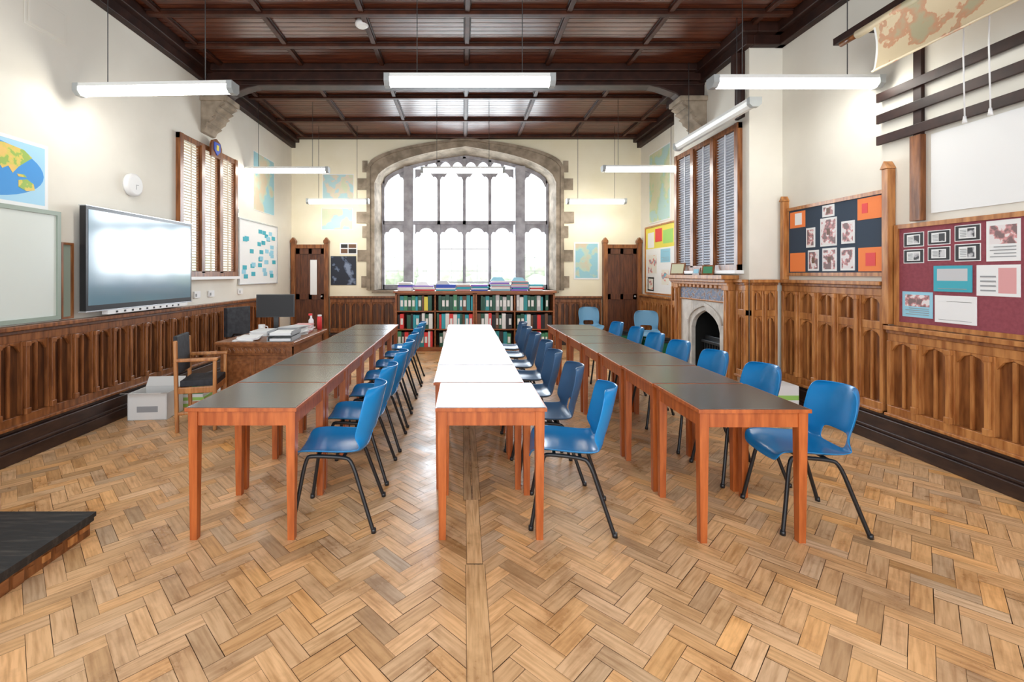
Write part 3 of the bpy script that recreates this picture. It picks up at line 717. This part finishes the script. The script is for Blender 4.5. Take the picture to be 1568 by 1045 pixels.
for i in range(7):
    j=random.uniform(-.03,.03) if i else .0
    place('stacking_chair',cb,((-.765 if i==0 else -.79+random.uniform(-.02,.02)),2.828+.598*i,0),H+j+(.04 if i==0 else 0))
    place('stacking_chair',cb if i==0 else cg,(.65 if i==0 else .60+random.uniform(-.02,.02),2.828+.598*i,0),H-j-(.16 if i==0 else 0))
    place('stacking_chair',cb,(2.06 if i==0 else 2.02-.01*i+random.uniform(-.02,.02),2.797+.598*i,0),H+j-(.08 if i==0 else 0))
place('stacking_chair',cp,(2.55,9.1,0),math.pi); place('stacking_chair',cp,(3.30,8.2,0),math.pi-.3)

# ---------------------------------------------------------------- teacher desk + things
mb=MB()
dx0,dx1,dy0,dy1=-2.62,-1.78,4.82,6.0
mb.box(dx0,dx1,dy0,dy1,.735,.765,'desk'); mb.box(dx0+.015,dx1-.015,dy0+.015,dy1-.015,.715,.735,'desk')
X0,X1,Y0_,Y1_=dx0+.04,dx1-.04,dy0+.04,dy1-.04
mb.box(X0+.03,X1-.03,Y0_+.03,Y1_-.03,.08,.715,'desk')
for x in (X0,X1-.06):
    for y in (Y0_,Y1_-.06): mb.box(x,x+.06,y,y+.06,0,.715,'desk')
mb.box(X0,X1,Y0_+.01,Y1_-.01,.62,.715,'desk'); mb.box(X0+.01,X1-.01,Y0_+.005,Y1_-.005,.05,.14,'desk')
n=14
for i in range(n):
    x=X0+.07+i*(X1-X0-.14)/n; mb.prism([(x,Y0_+.01,.64),(x+.04,Y0_+.01,.64),(x+.045,Y0_+.01,.665),(x+.02,Y0_+.01,.70),(x-.005,Y0_+.01,.665)],(0,-.012,0),'panel')
for a,b in ((X0+.08,(X0+X1)/2-.02),((X0+X1)/2+.02,X1-.08)):
    mb.box(a,b,Y0_+.018,Y0_+.03,.18,.58,'desk'); mb.box(a+.04,b-.04,Y0_+.008,Y0_+.02,.22,.54,'desk')
for i in range(3):
    for yy in (Y0_+.1,Y0_+.62): mb.box(X1-.03,X1-.015,yy,yy+.4,.17+.15*i,.30+.15*i,'desk')
mb.obj('teacher_desk',.005)
Z=.766
mb=MB()
mb.box(-.23,.23,0,.03,.17,.46,'blackp'); mb.box(-.22,.22,-.003,0,.18,.45,'blackcard'); mb.box(-.03,.03,.03,.06,0,.3,'blackp'); mb.box(-.11,.11,-.06,.12,0,.012,'blackp')
mb.obj('computer_monitor',.004,(-2.38,5.80,Z),.15)
def paper_stack(x,y,rz,n,w=.21,h=.30,cols=('paper',)):
    mb=MB(); z=0
    for i in range(n):
        t=random.uniform(.006,.014); o=random.uniform(-.02,.02); mb.M=Matrix.Rotation(random.uniform(-.15,.15),4,'Z'); mb.box(-w/2+o,w/2+o,-h/2,h/2,z,z+t,random.choice(cols)); z+=t
    return mb.obj('paper_stack',0,(x,y,Z),rz)
paper_stack(-2.36,5.03,.3,4,cols=('paper','paper')); paper_stack(-2.0,5.38,-.2,12,cols=('paper','lgrey','paper')); paper_stack(-2.0,5.74,.2,9,.2,.24,cols=('paper','pinkcard','paper')); paper_stack(-2.36,5.42,.1,6)
mb=MB()
for z in (0,.06): 
    mb.box(-.13,.13,-.17,.17,z,z+.006,'greyc')
    for a in (-.13,.124): mb.box(a,a+.006,-.17,.17,z,z+.05,'greyc')
    mb.box(-.13,.13,.164,.17,z,z+.05,'greyc'); mb.box(-.11,.11,-.15,.15,z+.006,z+.03,'paper')
mb.obj('paper_tray',0,(-1.96,5.02,Z),.08)
mb=MB(); mb.lathe([(.03,0),(.032,.01),(.032,.12),(.012,.15),(.012,.18)],(0,0,0),'white',16); mb.box(-.03,.012,-.01,.01,.18,.205,'redcard'); mb.obj('spray_bottle',0,(-1.97,5.93,Z))
mb=MB(); mb.lathe([(.03,0),(.03,.15),(.024,.17)],(0,0,0),'redcard',16); mb.lathe([(.025,.17),(.025,.19)],(0,0,0),'white',16); mb.obj('drink_bottle',0,(-1.86,5.93,Z))
mb=MB(); mb.lathe([(.036,0),(.04,.005),(.04,.09),(.035,.09),(.034,.012)],(0,0,0),'white',20); mb.tube(rounded([(.038,0,.07),(.075,0,.07),(.075,0,.025),(.038,0,.02)],2),.006,'white'); mb.obj('coffee_mug',0,(-2.50,5.68,Z))

# wooden arm chair
mb=MB()
for sx in (-1,1):
    x=sx*.225
    mb.box(x-.02,x+.02,.17,.21,0,.66,'panelr'); 
    mb.hexa([(x-.02,-.22,0),(x+.02,-.22,0),(x+.02,-.18,0),(x-.02,-.18,0)],[(x-.02,-.24,.86),(x+.02,-.24,.86),(x+.02,-.20,.86),(x-.02,-.20,.86)],'panelr')
    mb.box(x-.028,x+.028,-.21,.22,.66,.69,'panelr'); mb.box(x-.012,x+.012,-.19,.18,.16,.19,'panelr'); mb.box(x-.012,x+.012,-.19,.18,.36,.42,'panelr')
mb.box(-.21,.21,.175,.20,.36,.42,'panelr'); mb.box(-.21,.21,-.205,-.18,.36,.42,'panelr')
mb.box(-.205,.205,-.18,.20,.42,.48,'blackc')
mb.hexa([(-.205,-.195,.54),(.205,-.195,.54),(.205,-.235,.54),(-.205,-.235,.54)],[(-.205,-.21,.90),(.205,-.21,.90),(.205,-.25,.90),(-.205,-.25,.90)],'blackc')
ac=mb.obj('wooden_armchair',.008,(-2.56,4.50,0),-H+.25); ac.scale=(.85,.82,1)
# office chair behind desk
mb=MB()
for i in range(5):
    a=i*2*math.pi/5; mb.tube([(0,0,.10),(.27*math.cos(a),.27*math.sin(a),.06)],[.025,.015],'blackp'); mb.tube([(.27*math.cos(a)-.01,.27*math.sin(a),.028),(.27*math.cos(a)+.02,.27*math.sin(a),.028)],.028,'blackp',12)
mb.tube([(0,0,.08),(0,0,.44)],.025,'black'); mb.box(-.23,.23,-.22,.23,.44,.51,'blackc')
mb.tube(rounded([(0,-.15,.44),(0,-.28,.45),(0,-.28,.75)],2),.018,'black'); mb.box(-.21,.21,-.28,-.22,.62,1.02,'blackc')
for s in (-1,1): mb.tube(rounded([(s*.22,-.1,.46),(s*.27,-.1,.46),(s*.27,-.1,.68),(s*.27,.12,.68)],1),.014,'blackp')
mb.obj('office_chair',.02,(-2.93,6.35,0),-H-.3)

# ---------------------------------------------------------------- boxes, platform, bins
mb=MB()
mb.box(-.19,.19,-.16,.16,0,.006,'cardboard'); 
for a in (-.19,.184): mb.box(a,a+.006,-.16,.16,0,.27,'cardboard')
for a in (-.16,.154): mb.box(-.19,.19,a,a+.006,0,.27,'cardboard')
mb.hexa([(-.19,-.16,.27),(.19,-.16,.27),(.19,-.16,.274),(-.19,-.16,.274)],[(-.19,-.28,.30),(.19,-.28,.30),(.19,-.28,.304),(-.19,-.28,.304)],'cardboard')
mb.hexa([(-.19,.16,.27),(.19,.16,.27),(.19,.16,.274),(-.19,.16,.274)],[(-.19,.22,.36),(.19,.22,.36),(.19,.22,.364),(-.19,.22,.364)],'cardboard')
mb.box(-.15,.15,-.12,.12,.006,.2,'greyc'); mb.box(-.1,.1,-.1615,-.16,.08,.14,'greyc')
mb.obj('carton_box',0,(-3.22,4.80,0),.1)
mb=MB(); z=0
for i,k in enumerate(['limecard','paper','limecard','paper','greencard']): mb.box(-.15+.01*i,.15-.008*i,-.11,.11,z,z+.035,k); z+=.035
mb.obj('textbook_stack',0,(-3.05,5.22,0),.1)
mb=MB(); z=0
for i,k in enumerate(['limecard','paper','paper']): mb.box(-.15+.02*i,.15,-.11,.11,z,z+.03,k); z+=.03
mb.obj('textbook_stack',0,(-3.02,5.62,0),-.1)
mb=MB()
mb.box(-3.3,-2.10,.9,2.62,.10,.125,'stage'); mb.box(-3.28,-2.12,.92,2.60,0,.10,'panel'); mb.box(-3.29,-2.105,.91,2.61,.078,.10,'stage')
mb.box(-3.1,-2.6,1.4,2.3,.125,.128,'stage')
for i in range(22):
    y=.95+i*.075; mb.box(-2.12,-2.112,y,y+random.uniform(.02,.07),random.uniform(0,.05),random.uniform(.05,.078),random.choice(['door','desk','panelr','panelr_dk']))
mb.obj('teaching_platform',.006)
mb=MB()
mb.hexa([(-.13,-.16,0),(.13,-.16,0),(.13,.16,0),(-.13,.16,0)],[(-.17,-.19,.36),(.17,-.19,.36),(.17,.19,.36),(-.17,.19,.36)],'bin'); mb.box(-.19,.19,-.21,.21,.36,.385,'blackp'); mb.box(-.10,.10,-.12,.12,.385,.43,'blackp')
bo=mb.mesh('recycling_bin')
place('recycling_bin',bo,(3.3,7.62,0),.1,.006); place('recycling_bin',bo,(2.95,8.55,0),.0,.006); place('recycling_bin',bo,(3.38,8.85,0),.3,.006)
mb=MB(); z=0
for k in ('paper','limecard','paper','limecard','paper','paper'): mb.box(-.15,.15,-.12,.12,z,z+.05,k); z+=.05
mb.obj('textbook_stack',0,(3.4,4.95,0),0) 

# ---------------------------------------------------------------- fluorescent lights
def batten(x,y,z,L,rz=0,on=True,name='hanging_strip_light'):
    mb=MB(); h=L/2
    mb.prism([(-h+.05,-.06,.04),(-h+.05,-.045,-.0),(-h+.05,-.02,-.025),(-h+.05,.02,-.025),(-h+.05,.045,0),(-h+.05,.06,.04)],(L-.1,0,0),'tube' if on else 'tubew')
    mb.box(-h+.03,h-.03,-.062,.062,.04,.07,'tubew')
    for s in (-1,1):
        a,b=(s*(h-.05),s*h); 
        mb.prism([(min(a,b),-.065,.07),(min(a,b),-.065,.0),(min(a,b),-.03,-.032),(min(a,b),.03,-.032),(min(a,b),.065,0),(min(a,b),.065,.07)],(.05,0,0),'capgrey')
        mb.tube([(s*h*.62,0,.07),(s*h*.62,0,ZC-.02-z)],.004,'cable',5)
    return mb.obj(name,0,(x,y,z),rz)
batten(.06,4.04,3.17,1.5); batten(-2.75,4.1,3.12,1.45,-.04); batten(2.94,4.05,3.16,1.5)
batten(-2.95,7.6,3.19,1.45); batten(2.98,7.5,3.19,1.4); batten(.0,7.6,3.19,1.4)
batten(-2.42,8.85,2.87,1.2); batten(2.58,8.85,2.87,1.15)
batten(3.06,5.65,3.27,1.75,H+.0,False,'unlit_strip_light')

# ---------------------------------------------------------------- outside
mb=MB(); mb.box(-30,30,10.4,60,-.6,-.5,'grass'); mb.obj('ground_outside')
mb=MB(); random.seed(2)
x=-22
while x<22:
    y=random.uniform(26,34); hgt=random.uniform(1.2,3.2)
    mb.tube([(x,y,-.5),(x,y,hgt*.5)],[.2,.12],'bark')
    for _ in range(7):
        c=Vector((x+random.uniform(-1.2,1.2),y+random.uniform(-1,1),hgt*random.uniform(.25,.8))); r=random.uniform(.6,1.1)
        g=bmesh.ops.create_icosphere(mb.bm,subdivisions=2,radius=r)
        ii=mb.mi('leaf')
        for v in g['verts']: v.co=c+v.co*random.uniform(.82,1.15)
        for v in g['verts']:
            for f in v.link_faces: f.material_index=ii
    x+=random.uniform(2.2,4.4)
mb.obj('tree_line')

# ---------------------------------------------------------------- world, camera
w=bpy.data.worlds.new('World'); scene.world=w; w.use_nodes=True
bg=w.node_tree.nodes['Background']; bg.inputs[0].default_value=(.90,.95,1,1); bg.inputs[1].default_value=2.0
def area(name,loc,rot,sx,sy,e,col=(1,1,1)):
    L=bpy.data.lights.new(name,'AREA'); L.shape='RECTANGLE'; L.size=sx; L.size_y=sy; L.energy=e; L.color=col
    o=bpy.data.objects.new(name,L); scene.collection.objects.link(o); o.location=loc; o.rotation_euler=rot; return o
area('window_daylight',(.05,YB+1.3,2.9),(math.radians(-80),0,0),3.6,2.8,280,(.84,.92,1))
cam=bpy.data.cameras.new('camera'); co=bpy.data.objects.new('camera',cam); scene.collection.objects.link(co)
co.location=(0,0,1.487); co.rotation_euler=(math.pi/2,0,0); cam.sensor_width=36; cam.lens=700/1568*36
cam.shift_x=(960-868)/1920; cam.shift_y=(514-640)/1920; cam.clip_start=.02
scene.camera=co
scene.view_settings.view_transform='Standard'; scene.view_settings.look='None'; scene.view_settings.exposure=.86
